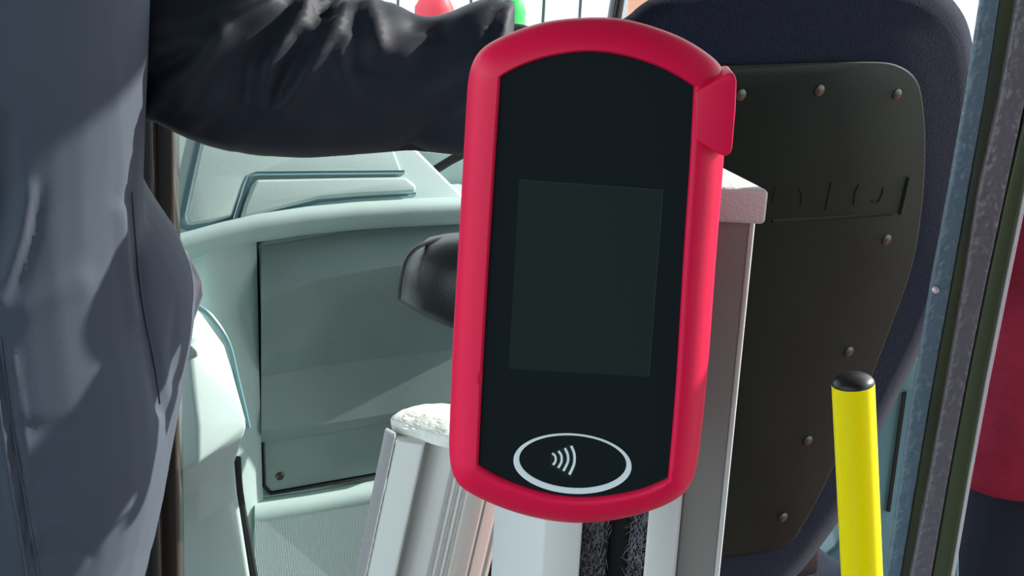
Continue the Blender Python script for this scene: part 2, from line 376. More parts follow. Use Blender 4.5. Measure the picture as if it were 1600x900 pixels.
# windscreen frame, front glazing, outdoors ------------------------------
wf = struct('window_1', bmesh.new(), None)
wf.data.materials.append(M['post'])
a = P(968, 10, 2.3)
obj('window_pillar', tube(bmesh.new(), [P(935, 180, 2.3), P(1003, -230, 2.3)], .011, 12), M['post'], wf, smooth=True)
obj('window_frame', tube(bmesh.new(), [D(300, 190, -.10), D(1250, 136, -.10)], .02, 12), M['post'], wf, smooth=True)
def outw(x0, x1, y0, y1, Y, m, name, t=.1):
    return struct(name, pr([P(x0, y0, Y), P(x1, y0, Y), P(x1, y1, Y), P(x0, y1, Y)], (0, t, 0)), m)
# low white ribbed hoarding outside
hb = struct('wall_outside', bmesh.new(), M['outer_white'])
bm = bmesh.new(); A = P(-300, -260, 7); B = P(985, -260, 7)
n = 22
for i in range(n):
    x0 = A.x+(B.x-A.x)*i/n; x1 = A.x+(B.x-A.x)*(i+.92)/n
    box(bm, ((x0+x1)/2, 7, 1.1), x1-x0, .06, 3.06)
obj('cladding', bm, M['outer_white'], hb, bevel=.01)
obj('cladding_back', box(bmesh.new(), ((A.x+B.x)/2, 7.07, 1.1), B.x-A.x, .05, 3.06), M['outer_blue'], hb)
B2 = P(1250, -260, 7)
struct('wall_far', box(bmesh.new(), ((B.x+B2.x)/2+.02, 7, 1.1), B2.x-B.x-.05, .1, 3.06), M['salmon'])
B3 = P(1900, -260, 7)
struct('wall_side', box(bmesh.new(), ((B2.x+B3.x)/2+.02, 7.4, .2), B3.x-B2.x, .1, 1.3), M['outer_white'])
def bollard(px, py, Y, m, label, cat, name, r=.12):
    c = P(px, py, Y); bm = bmesh.new(); tube(bm, [(c.x, c.y, -.43), (c.x, c.y, c.z-.02), (c.x, c.y, c.z+.03)], [r, r, r*.6], 16)
    o = obj(name, bm, m, smooth=True); return tag(o, label, cat)
bollard(800, 8, 5.5, M['green'], 'bright green bollard outside the window by the sleeve cuff', 'bollard', 'bollard', .05)
bollard(679, 3, 5.5, M['redp'], 'red bollard outside the window above the sleeve', 'bollard', 'bollard', .07)

# ------------------------------------------------------------------ driver seat
seat = thing('driver_seat', Vector((.42, 1.75, 0)), 'navy fabric driver seat seen from behind with a black plastic back shell', 'seat')
SU = (ZZ*math.cos(R(8))-BF*math.sin(R(8))).normalized(); SN = (-BF).cross(BR).cross(Vector()).normalized() if False else (-(BF*math.cos(R(8))+ZZ*math.sin(R(8)))).normalized()
SO = P(1290, 300, 1.62)
def S(px, py, off=0): return PL(px, py, SO+SN*off, SN)
so_ = [(958, 60), (985, 22), (1020, -4), (1075, -28), (1150, -42), (1280, -46), (1400, -40), (1462, -22), (1500, 14), (1518, 60), (1525, 130), (1516, 250), (1498, 370), (1470, 470), (1440, 545), (1400, 625), (1365, 700), (1325, 790), (1285, 850), (1240, 905), (1180, 960), (1050, 985), (960, 960), (925, 800), (925, 500), (935, 250)]
def cushion(outline, n, fn, off0, off1, rnd, name, m, parent, steps=7, nd=4):
    pts = spline([Vector((*p, 0)) for p in outline], nd, True); c = sum(pts, Vector())/len(pts)
    rings = []
    for k in range(steps+1):          # back edge to front edge, rounded
        t = k/steps; an = math.pi*t
        ins = rnd*(1-math.sin(an)**.6); off = off0+(off1-off0)*(.5-.5*math.cos(an))
        rings.append([fn(c.x+(p.x-c.x)*(1-ins), c.y+(p.y-c.y)*(1-ins), off) for p in pts])
    return obj(name, loft(bmesh.new(), rings), m, parent, smooth=True, angle=75)
cushion(so_, S, S, -.09, .0, .09, 'backrest', M['seat'], seat, 10)
sp = [(1010, 104), (1130, 101), (1250, 97), (1350, 95), (1400, 100), (1432, 124), (1443, 170), (1446, 240), (1440, 330), (1424, 420), (1385, 530), (1335, 655), (1290, 755), (1255, 820), (1222, 856), (1120, 872), (1000, 876), (975, 500)]
shell = cushion(sp, S, S, -.01, .008, .012, 'back_shell', M['seat_panel'], seat, 6)
for x, y in ((1157, 148), (1280, 141), (1401, 147), (1385, 374), (1326, 549), (1262, 688), (1223, 808)): screw(x, y, SO+SN*.008, SN, .0062, shell)
for pts, r in ((((1248, 293), (1253, 302), (1251, 320)), .0012), (((1299, 285), (1290, 328)), .0012), (((1342, 288), (1336, 300), (1334, 320)), .0012), (((1380, 293), (1377, 306), (1370, 317), (1362, 313)), .0012), (((1419, 276), (1406, 334)), .003), (((1212, 291), (1207, 315)), .0012)):
    obj('embossed_mark', tube(bmesh.new(), [S(x, y, .008) for x, y in pts], r, 8), M['seat_panel'], shell, smooth=True)
obj('shell_crease', tube(bmesh.new(), [S(1205, 345, .0065), S(1300, 340, .0065), S(1392, 333, .0065)], .003, 8), M['seat_panel'], shell, smooth=True)
cc = Vector((.36, 2.0, 0))
sb = S(1120, 930); cc = Vector((sb.x, sb.y, 0))+BF*.24+BR*.06
obj('seat_cushion', box(bmesh.new(), cc+ZZ*.52, .44, .44, .12, BR, BF), M['seat'], seat, bevel=.04, seg=5)
obj('recline_arm', box(bmesh.new(), Vector((sb.x, sb.y, .62))+BF*.08, .42, .05, .3, BR, BF), M['black'], seat, bevel=.01)
obj('pedestal', tube(bmesh.new(), [cc, cc+ZZ*.04, cc+ZZ*.06, cc+ZZ*.47], [.14, .14, .09, .09], 24), M['black'], seat, smooth=True)
# pale blue-green side console beyond the seat
con = thing('side_console', Vector((P(1390, 880, 2.0).x, 2.0, 0)), 'pale blue-green console beside the driver seat, behind the yellow pole', 'console')
obj('console_body', pr([P(1225, 925, 2.0), P(1310, 850, 2.0), P(1330, 760, 2.0), P(1395, 590, 2.0), P(1430, 555, 2.0), P(1500, 555, 2.0), P(1500, 1150, 2.0), P(1200, 1150, 2.0)], (0, .25, 0)), M['teal_trim'], con, bevel=.008)
obj('console_slot', pr([P(1411, 615, 1.995), P(1417, 613, 1.995), P(1391, 800, 1.995), P(1386, 800, 1.995)], (0, .02, 0)), M['gap'], con)
obj('console_rail', pr([P(1396, 585, 1.985), P(1436, 560, 1.985), P(1434, 606, 1.985), P(1405, 612, 1.985)], (0, .03, 0)), M['teal_trim'], con, bevel=.004)

# ------------------------------------------------------------------ gate pillar with brush slot, behind the reader
pil = thing('gate_pillar', Vector((P(980, 890, .93).x, .93, 0)), 'white gate pillar with textured grey cap and brush slot behind the red reader', 'pillar')
PY = .90
cap_z = P(1160, 297, PY).z
def V(px, Y, z, py=890): p = P(px, py, Y); return Vector((p.x, p.y, z))
def vprism(prof, z0, z1, m, name, parent=pil, bev=.002, seg=2):
    return obj(name, loft(bmesh.new(), [[V(x, y, z) for x, y in prof] for z in (z0, z1)]), m, parent, bevel=bev, seg=seg)
zb = P(1160, 345, PY).z
vprism([(768, .945), (794, .920), (845, .887), (905, .885), (905, .95), (768, .955)], 0, zb-.12, M['pillar'], 'left_post')
vprism([(1006, .885), (1052, .885), (1056, .90), (1056, .95), (1006, .95)], 0, zb-.02, M['pillar'], 'right_post')
vprism([(1056, .905), (1118, .905), (1123, .91), (1123, .96), (1056, .96)], 0, zb, M['pillar_shaded'], 'side_post')
vprism([(1117, .9045), (1124, .9045), (1125, .96), (1119, .96)], 0, zb, M['pillar'], 'post_sunlit_rim', bev=.001)  # paler strip painted as the sunlit rim of the side post
vprism([(880, .93), (1030, .93), (1030, .945), (880, .945)], 0, zb-.05, M['black'], 'slot_back')
bm = bmesh.new(); fr = [P(1060, 296, PY), P(1203, 297, PY)]
ztop = P(1203, 297, PY).z
q = [P(1040, 297, PY), P(1203, 297, PY)]
for p in q: p.z = ztop
bk = [PZ(1118, 254, ztop), PZ(1010, 225, ztop)]
cap_t = [q[0], q[1], bk[0], bk[1]]; zc0 = P(1197, 352, PY).z
prism(bm, cap_t, ZZ*(zc0-ztop)); obj('cap', bm, M['cap'], pil, bevel=.003, seg=4)
def bristles(x0, x1, name, nfib, flip):
    bm = bmesh.new(); a = V(x0, .895, 0); b = V(x1, .895, 0)
    box(bm, ((a.x+b.x)/2, .912, (zb-.06)/2), b.x-a.x, .02, zb-.06)
    o = obj(name, bm, M['black'], pil); bm = bmesh.new()
    for i in range(nfib):
        z = random.uniform(.97, 1.12)
        x = random.uniform(a.x, b.x); p = Vector((x, .903, z)); d = Vector((random.uniform(-.5, .5)-flip*.45, -random.uniform(.05, .5), random.choice((-1, 1))*random.uniform(.4, 1.3))).normalized()*random.uniform(.005, .010)
        m_ = p+d*.6+Vector((random.uniform(-1, 1), 0, random.uniform(-1, 1)))*.002
        tube(bm, [p, m_, p+d+Vector((random.uniform(-1, 1), 0, random.uniform(-1, 1)))*.003], [.00024, .0002, .0001], 4)
    fo = obj('bristles', bm, M['brush'], o); return o
bristles(906, 948, 'brush', 1100, .6); bristles(982, 1005, 'brush', 600, -.1)
obj('base_plate', box(bmesh.new(), V(950, .93, .01), .2, .14, .02), M['black'], pil, bevel=.003)

# ------------------------------------------------------------------ leaning aluminium gate wing
gw = thing('gate_leaf_post', Vector((P(600, 900, 1.12).x-.14, 1.12, 0)), 'leaning aluminium gate post with a rough white top, left of the red reader', 'post')
AX = Vector((.165, 0, 1))
def G(px, Y, z, py=900):
    p = P(px, py, Y); return Vector((p.x, p.y, p.z))+AX*(z-p.z)
zt = P(640, 682, 1.12).z
def gprism(prof, z1, m, name, bev=.0015, z0=0, sm=False):
    return obj(name, loft(bmesh.new(), [[G(x, y, z) for x, y in prof] for z in (z0, z1)]), m, gw, bevel=bev, seg=2)
gprism([(553, 1.125), (572, 1.108), (572, 1.118), (556, 1.128)], zt+.004, M['alu'], 'side_strip')
gprism([(573, 1.110), (617, 1.105), (619, 1.112), (619, 1.122), (573, 1.122)], zt, M['pillar'], 'face_strip')
# round back column with fine flutes
prof = []
for i in range(61):
    t = i/60; x = 618+(762-618)*t; y = 1.135-.035*math.sin(math.pi*min(1, .1+.8*t))
    fl = 0
    if .33 < t < .6: fl = .0012*math.sin(t*150)
    if .78 < t < .80 or .93 < t < .96: fl = .003
    prof.append((x, y+fl))
back = [(762, 1.16), (700, 1.168), (618, 1.15)]
z2 = zt+.003
obj('fluted_column', loft(bmesh.new(), [[G(x, y, z) for x, y in prof+back] for z in (0, z2)]), M['alu'], gw, smooth=True, angle=50)
cap_px = [(611, 664), (640, 675), (680, 688), (720, 697), (765, 702), (776, 684), (745, 655), (705, 641), (660, 641), (626, 650)]
cps = spline([PZ(x, y, z2) for x, y in cap_px], 6, True)
bm = bmesh.new(); rr = []
for z, s_ in ((-.004, .97), (0, 1), (.004, 1.01), (.006, .95)):
    c = sum(cps, Vector())/len(cps)
    rr.append([c+(p-c)*s_*(1+.035*noise.noise(p*110))+ZZ*z for p in cps])
loft(bm, rr); obj('rough_cap', bm, M['rough_white'], gw, smooth=True, angle=60)
for k in range(9):
    p = PZ(random.uniform(632, 700), random.uniform(650, 672), z2+.0062)
    obj('chip', ball(bmesh.new(), p, random.uniform(.0012, .0028), .0015, .0008, 8, 6), M['cap'], gw, smooth=True)

# ------------------------------------------------------------------ yellow pole
YY = 1.2
t0 = P(1333, 600, YY); b0 = P(1347, 905, YY); dv = (b0-t0).normalized(); foot = t0+dv*((0-t0.z)/dv.z)
yp = thing('grab_pole', foot, 'bright yellow upright grab pole with a black domed end cap', 'pole')
obj('pole', tube(bmesh.new(), [t0, foot], .0177, 40), M['yellow'], yp, smooth=True)
bm = bmesh.new(); pts = [t0+dv*.001]; rs = [.0172]
for k in range(8):
    a = R(90*k/7.2); pts.append(t0-dv*(.0004+.0065*math.sin(a)*1.35)); rs.append(.0176*math.cos(a)+.0001)
tube(bm, pts, rs, 40); obj('end_cap', bm, M['black'], yp, smooth=True)
obj('base_flange', tube(bmesh.new(), [(foot.x, foot.y, 0), (foot.x, foot.y, .008)], [.045, .04], 32), M['black'], yp, smooth=True)

# ------------------------------------------------------------------ glazed door at the right
dr = bpy.data.objects.new('door_1', None); COL.objects.link(dr); dr['kind'] = 'structure'
dr.location = (P(1500, 880, .95).x, .95, 0)
def dstrip(tab, Y, t, m, name, bev=.0015):
    """tab rows: (py, left px, right px); a long upright slat that bows with the bus side"""
    rings = [[P(l, py, Y), P(r, py, Y), P(r, py, Y)+Vector((0, t, 0)), P(l, py, Y)+Vector((0, t, 0))] for py, l, r in tab]
    return obj(name, loft(bmesh.new(), rings), m, dr, bevel=bev, seg=2)
dstrip([(-120, 1554, 1586), (0, 1533, 1563), (150, 1510, 1540), (300, 1483, 1513), (450, 1455, 1486), (600, 1430, 1458), (750, 1408, 1433), (900, 1386, 1408), (1100, 1352, 1378)], .95, .006, M['strip_blue'], 'blue_trim')
dstrip([(-120, 1582, 1620), (0, 1560, 1592), (150, 1537, 1567), (300, 1512, 1533), (450, 1485, 1508), (600, 1457, 1482), (750, 1432, 1455), (900, 1406, 1432), (1100, 1376, 1404)], .954, .005, M['strip_olive'], 'channel')
dstrip([(-120, 1616, 1668), (0, 1590, 1634), (150, 1564, 1604), (300, 1530, 1572), (450, 1506, 1540), (600, 1480, 1510), (750, 1453, 1482), (900, 1424, 1456), (1100, 1396, 1424)], .947, .008, M['strip_grey'], 'grey_trim')
dstrip([(-120, 1672, 1720), (0, 1640, 1680), (150, 1608, 1640), (300, 1573, 1604), (450, 1541, 1572), (600, 1511, 1545), (750, 1483, 1516), (900, 1457, 1490), (1100, 1425, 1460)], .951, .006, M['olive_metal'], 'door_frame')
dstrip([(-120, 1718, 1724), (0, 1678, 1684), (150, 1637, 1642), (300, 1602, 1607), (450, 1571, 1576), (600, 1541, 1546), (750, 1514, 1518), (900, 1488, 1492), (1100, 1459, 1463)], .948, .01, M['chrome'], 'frame_edge', .0005)
dstrip([(py, l+26, r-2) for py, l, r in ((-120, 1554, 1724), (0, 1533, 1684), (150, 1510, 1642), (300, 1483, 1607), (450, 1455, 1576), (600, 1430, 1546), (750, 1408, 1518), (900, 1386, 1492), (1100, 1352, 1463))], .960, .03, M['black'], 'frame_core')
obj('pane', loft(bmesh.new(), [[P(l, py, .966), P(l+500, py, .966), P(l+500, py, .97), P(l, py, .97)] for py, l in ((-120, 1724), (0, 1684), (150, 1642), (300, 1607), (450, 1576), (600, 1546), (750, 1518), (900, 1492), (1100, 1463))]), M['glass'], dr)
n_ = Vector((0, -1, 0)); screw(1462, 453, P(1462, 453, .949), n_, .0022, dr, M['chrome'])

# ------------------------------------------------------------------ ticket validator
VY = .75; VN = Vector((0, -1, 0)); VO = P(925, 420, VY)
val = thing('ticket_validator', VO, 'red-framed contactless ticket validator with a black glass face', 'ticket reader')
def VP(px, py, off=0): return PL(px, py, VO+VN*off, VN)
inner = {'top': [(783, 118), (815, 102), (850, 90), (885, 83), (920, 80), (955, 83), (995, 92), (1040, 109), (1083, 134)],
         'right': [(1083, 134), (1077, 250), (1067, 400), (1055, 600), (1043, 745)],
         'bottom': [(1043, 745), (1010, 759), (970, 769), (925, 774), (885, 773), (845, 766), (805, 753), (775, 740), (748, 724)],
         'left': [(748, 724), (756, 560), (765, 400), (775, 240), (783, 118)]}
outer = {'top': [(735, 100), (752, 77), (795, 55), (850, 37), (915, 30), (975, 32), (1035, 48), (1085, 70), (1133, 105)],
         'right': [(1139, 122), (1132, 250), (1120, 400), (1105, 600), (1090, 735)],
         'bottom': [(1083, 762), (1050, 785), (1000, 804), (940, 816), (880, 817), (820, 806), (765, 787), (718, 762), (703, 742)],
         'left': [(700, 718), (706, 560), (715, 400), (724, 240), (731, 118)]}
def ring2(d):
    out = []
    for s in ('top', 'right', 'bottom', 'left'): out += [Vector((*p, 0)) for p in d[s]]
    return out
def resamp(d, k=4, outer_=False):
    out = []
    for s, n in (('top', 56), ('right', 64), ('bottom', 56), ('left', 64)):
        pts = spline([Vector((*p, 0)) for p in d[s]], 8)
        L = [0]
        for a, b in zip(pts, pts[1:]): L.append(L[-1]+(b-a).length)
        for i in range(n+1):
            t = L[-1]*i/n; j = 0
            while j < len(L)-2 and L[j+1] < t: j += 1
            u = (t-L[j])/(L[j+1]-L[j]+1e-9); out.append(pts[j].lerp(pts[j+1], u))
    if outer_:      # soften the four corners
        N = len(out)
        for _ in range(6):
            out2 = out[:]
            for i in range(N):
                if (out[i-1]-out[(i+1) % N]).length > 1: out2[i] = (out[i-1]+out[i]*2+out[(i+1) % N])/4
            out = out2
    return out
ri = resamp(inner); ro = resamp(outer, outer_=True)
I3 = [VP(p.x, p.y, 0) for p in ri]; O3 = [VP(p.x, p.y, -.010)+VN*.010 for p in ro]
cen = VO
rings = []
K = 12
for k in range(K+1):        # from glass edge over the rounded rim to the side wall
    a = R(90*k/K); t = 1-math.cos(a)   # 0 at inner edge .. 1 at outer
    s_in = math.sin(a)
    off = .0028*(1-abs(2*t-.6)**2*.2) + (-.013)*(t**2.4) if k else .0006
    rings.append([i_.lerp(o_, math.sin(a*1.0)**1.15 if k < K else 1)+VN*(.0035*math.cos(a)+.0015-.0155*(1-math.cos(a))) for i_, o_ in zip(I3, O3)])
rings[0] = [i_+VN*.0 for i_ in I3]
rings.insert(1, [i_.lerp(o_, .02)+VN*.0035 for i_, o_ in zip(I3, O3)])
for s, d in ((.995, -.022), (.975, -.030), (.93, -.034)):
    rings.append([VO+(p-VO)*s+VN*d for p in O3])
bm = bmesh.new(); loft(bm, rings, cap=True)
obj('casing', bm, M['red'], val, smooth=True, angle=60)
# hood of the code reader on the right edge
hood = [(1084, 140), (1104, 130), (1122, 119), (1138, 111), (1146, 113), (1149, 124), (1147, 170), (1142, 228), (1139, 237), (1130, 241), (1112, 232), (1084, 214)]
bm = bmesh.new(); H3 = [VP(x, y, 0) for x, y in hood]; hc = sum(H3, Vector())/len(H3)
loft(bm, [[p+VN*.0005 for p in H3]]+[[hc+(p-hc)*1.0+VN*d for p in H3] for d in (-.004, -.020)][::1] if False else [[hc+(p-hc)*.9-VN*.024 for p in H3], [p-VN*.018 for p in H3], [p+VN*.0062 for p in H3]])
obj('reader_hood', bm, M['red'], val, bevel=.002, seg=4)
bm = bmesh.new(); loft(bm, [[p+VN*.0015 for p in I3], [p-VN*.003 for p in I3]]); face = obj('glass_face', bm, M['glass_black'], val)
gp = lambda x, y: VP(x, y, .0015)
obj('display', pr([VP(x, y, .0017) for x, y in ((811, 281), (1036, 297), (1014, 589), (795, 576))], (0, .0008, 0)), M['display'], face)
ds = [(811, 281), (1036, 297), (1014, 589), (795, 576)]
for a_, b_ in ((ds[0], ds[1]), (ds[1], ds[2])):
    obj('display_edge', tube(bmesh.new(), [VP(*a_, .0017), VP(*b_, .0017)], .00010, 6), M['scan'], face)
bm = bmesh.new()
N = 72; A_ = []; B_ = []
for k in range(N):
    an = 2*math.pi*k/N; c, s = math.cos(an), math.sin(an)
    def el(cx, cy, a, b, rot): x = a*c; y = b*s; return cx+x*math.cos(rot)-y*math.sin(rot), cy+x*math.sin(rot)+y*math.cos(rot)
    A_.append(VP(*el(894.5, 724.5, 92.5, 47, R(4)), .0019)); B_.append(VP(*el(895, 721.5, 84, 41, R(4)), .0019))
a = [bm.verts.new(p) for p in A_]; b = [bm.verts.new(p) for p in B_]; a2 = [bm.verts.new(p-VN*.0008) for p in A_]; b2 = [bm.verts.new(p-VN*.0008) for p in B_]
for i in range(N):
    j = (i+1) % N; bm.faces.new((a[i], a[j], b[j], b[i])); bm.faces.new((a[j], a[i], a2[i], a2[j])); bm.faces.new((b[i], b[j], b2[j], b2[i])); bm.faces.new((a2[i], b2[i], b2[j], a2[j]))
obj('tap_ring', bm, M['white_print'], face)
zx = lambda x, y: (790+x/6.924, 660+y/6.924)
for k, (pts, wd) in enumerate((([(505, 335), (536, 365), (540, 420), (512, 460)], 3.4), ([(572, 310), (603, 360), (603, 430), (568, 492)], 3.6), ([(642, 280), (672, 350), (672, 430), (625, 525)], 3.8), ([(710, 255), (742, 340), (740, 450), (690, 565)], 4.0))):
    c = spline([Vector((*zx(*p), 0)) for p in pts], 6); L = []; Rr = []
    for i, p in enumerate(c):
        d = (c[min(i+1, len(c)-1)]-c[max(i-1, 0)]).normalized(); n = Vector((-d.y, d.x, 0))*wd/2
        L.append(p+n); Rr.append(p-n)
    obj('contactless_wave', pr([VP(p.x, p.y, .0019) for p in L+Rr[::-1]], (0, .0008, 0)), M['white_print'], face)
hl = [Vector((*zx(*p), 0)) for p in ((490, 330), (520, 318), (700, 235), (735, 245), (775, 350), (770, 470), (710, 610), (690, 600), (485, 475), (480, 400))]
obj('wave_backing', pr([VP(p.x, p.y, .00175) for p in hl], (0, .0006, 0)), M['display'], face)
obj('mounting_bracket', box(bmesh.new(), VO+Vector((.012, .078, -.02)), .05, .10, .08), M['black'], val, bevel=.004)

# ------------------------------------------------------------------ people
def head(bm, c, fwd, s=1.0):
    side = fwd.cross(ZZ).normalized(); rot = Matrix((side, fwd, ZZ)).transposed()
    ball(bm, c, .076*s, .095*s, .112*s, 24, 16, rot)
    ball(bm, c+fwd*.030*s-ZZ*.065*s, .055*s, .062*s, .055*s, 20, 12, rot)       # jaw
    capsule(bm, c+fwd*.088*s+ZZ*.01*s, c+fwd*.108*s-ZZ*.026*s, .009*s, .014*s)    # nose
    ball(bm, c+fwd*.094*s-ZZ*.058*s, .024*s, .008*s, .007*s, 12, 8, rot)
    for k in (-1, 1):
        ball(bm, c+side*.078*s*k-ZZ*.012*s, .010*s, .020*s, .032*s, 12, 8, rot)
        ball(bm, c+side*.032*s*k+fwd*.082*s+ZZ*.004*s, .016*s, .012*s, .010*s, 12, 8, rot)
def hand(bm, wrist, d, palm_n, s=1.0, curl=.6):
    """hand: palm, four unequal bent fingers, a thumb from the side of the palm"""
    d = d.normalized(); side = d.cross(palm_n).normalized()
    for i, o in enumerate((-.030, -.010, .010, .030)):
        k0 = wrist+d*.09*s+side*o*s; capsule(bm, wrist+side*o*.7*s, k0, .014*s, .012*s)
        L = (.062, .074, .080, .070)[3-i] if i else .06
        p = k0; a = curl*.4
        for j, f in enumerate((.45, .32, .23)):
            dd = (d*math.cos(a)+palm_n*math.sin(a)).normalized(); q = p+dd*L*f*1.15*s
            capsule(bm, p, q, (.0095-.0008*j)*s, (.009-.0009*j)*s, 10); p = q; a += curl
    b = wrist+d*.03*s+side*.034*s; m1 = b+(d*.5+side*.6+palm_n*.5).normalized()*.042*s; m2 = m1+(d*.8+palm_n*.6).normalized()*.034*s
    capsule(bm, b, m1, .014*s, .011*s, 10); capsule(bm, m1, m2, .011*s, .009*s, 10)
def legs(bm, hip, yaw, H, rr=(.085, .058, .045)):
    side = Vector((math.cos(yaw), math.sin(yaw), 0)); f = Vector((-math.sin(yaw), math.cos(yaw), 0)); g = hip.z-H
    for k in (-1, 1):
        h = hip+side*.09*k; kn = h+side*.015*k+f*.015; kn.z = g+(hip.z-g)*.53; an = kn+side*.01*k-f*.02; an.z = g+.09
        capsule(bm, h, kn, rr[0], rr[1]); capsule(bm, kn, an, rr[1], rr[2])
def shoes(hip, yaw, zg, parent, m):
    side = Vector((math.cos(yaw), math.sin(yaw), 0)); f = Vector((-math.sin(yaw), math.cos(yaw), 0))
    for k in (-1, 1):
        c = hip+side*.115*k+f*.03; bm = bmesh.new(); pts = []
        rings = []
        for t, wv, hh in ((-.11, .026, .05), (-.09, .036, .085), (-.03, .038, .09), (.04, .044, .065), (.11, .046, .045), (.15, .036, .035), (.168, .012, .02)):
            cc_ = Vector((c.x, c.y, zg))+f*t
            rings.append([cc_+side*wv*math.cos(a_)+ZZ*(hh/2+hh/2*math.sin(a_)) for a_ in [2*math.pi*i/16 for i in range(16)]])
        loft(bm, rings); obj('shoe', bm, m, parent, smooth=True, angle=60)

# --- person standing at the left in the navy jacket
TY = 1.13
pc = Vector((-.53, 1.17, 0))
per = thing('person', pc, 'person in navy jacket standing at the left, one arm stretched across', 'person')
sleeve_up = [(-60, -20), (60, -40), (200, -62), (330, -56), (450, -28), (540, -6), (590, 0), (620, 6), (650, 26), (690, 27), (720, 14), (745, 4), (785, -2), (801, 6), (808, 30)]
sleeve_lo = [(-60, 120), (60, 130), (215, 166), (240, 180), (270, 199), (330, 227), (400, 241), (480, 245), (560, 240), (640, 233), (720, 241), (760, 240), (800, 215), (808, 190)]
def AYt(x): return interp([(-60, 1.22), (300, 1.25), (800, 1.30)], x)
bm = bmesh.new(); rings = []
for x in list(range(-60, 800, 20))+[792, 800, 804]:
    Y = AYt(x); a = P(x, interp(sleeve_up, x), Y); b = P(x, interp(sleeve_lo, x), Y); c = (a+b)/2; h = (a-b).length/2; up_ = (a-b).normalized()
    dpt = min(h, .068)
    rings.append([c+up_*h*math.sin(t)+Vector((0, -1, 0))*dpt*math.cos(t) for t in [2*math.pi*k/28 for k in range(28)]])
loft(bm, rings)
bm = remeshed(bm, .0055, 3)
rd = [([(215, 75), (265, 72), (330, 45), (420, 10)], 12, .006), ([(215, 40), (300, 30), (380, -10)], 12, .006),
      ([(222, 170), (260, 140), (310, 80), (380, 30), (440, 5)], 11, .008), ([(285, 160), (300, 120), (345, 60)], 12, .008), ([(240, 110), (300, 85)], 9, -.008),
      ([(300, 190), (360, 150), (420, 90), (470, 40)], 11, .006), ([(412, 160), (418, 100), (445, 55), (478, 5)], 11, .009), ([(380, 140), (400, 90), (450, 20)], 12, -.008),
      ([(440, 165), (480, 110), (520, 50), (535, 15)], 10, .009), ([(470, 60), (455, 110), (430, 150)], 9, -.008), ([(550, 150), (530, 105), (540, 60)], 9, .005),
      ([(590, 85), (585, 40), (575, 10)], 12, .008), ([(620, 90), (660, 62), (720, 40), (775, 10)], 16, .006), ([(560, 95), (605, 100)], 16, -.007),
      ([(640, 232), (680, 200), (730, 150)], 12, -.006), ([(600, 190), (680, 150), (740, 100)], 20, .004), ([(650, 45), (690, 52)], 10, -.006),
      ([(230, 175), (300, 205), (360, 225)], 8, .003), ([(500, 10), (515, 20), (520, 5)], 8, -.01), ([(350, 200), (430, 190), (500, 200)], 14, .003),
      ([(765, 60), (772, 25), (784, 2)], 5, -.004), ([(776, 70), (790, 30), (797, 5)], 5, .004)]
rd = [(a_, b_*1.3, c_*.8) for a_, b_, c_ in rd]
folds(bm, rd, nz=.001, ns=14)
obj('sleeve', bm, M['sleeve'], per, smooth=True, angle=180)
# jacket
edge = [(-120, 224), (-40, 219), (0, 217), (100, 213), (200, 208), (300, 205), (400, 209), (500, 222), (600, 238), (700, 246), (760, 242), (900, 215), (1000, 195)]
lobe = [(270, 195), (300, 207), (330, 228), (380, 268), (430, 294), (470, 300), (520, 298), (600, 284), (650, 275), (750, 256), (800, 246), (860, 232), (900, 222), (1000, 195)]
bm = bmesh.new(); rings = []
def sec(cx, cy, rx, ry, z, n=40, pw=.85):
    return [Vector((cx+rx*math.copysign(abs(math.cos(t))**pw, math.cos(t)), cy+ry*math.copysign(abs(math.sin(t))**pw, math.sin(t)), z)) for t in [2*math.pi*k/n for k in range(n)]]
for py in range(-40, 1061, 20):
    e = P(interp(edge, py), py, TY); cx = pc.x; rings.append(sec(cx, TY+.02, e.x-cx, interp([(-60, .13), (400, .14), (700, .15), (1060, .13)], py), e.z))
ztop_ = rings[0][0].z
for dz, k in ((.02, .95), (.04, .86), (.058, .68), (.075, .42), (.09, .32)):
    rings.insert(0, sec(pc.x, TY+.02, (rings[0][0].x-pc.x if dz == .02 else 0) or .235*k, .13*min(1, k+.1), ztop_+dz) if False else sec(pc.x, TY+.02, .237*k, .13*min(1, k+.1), ztop_+dz))
loft(bm, rings)
rings = []
for py in range(275, 1041, 15):
    e = P(interp(lobe, py), py, 1.2); cx = -.36; rings.append(sec(cx, 1.2, max(.02, e.x-cx), .10, e.z, 28, .9))
loft(bm, rings)
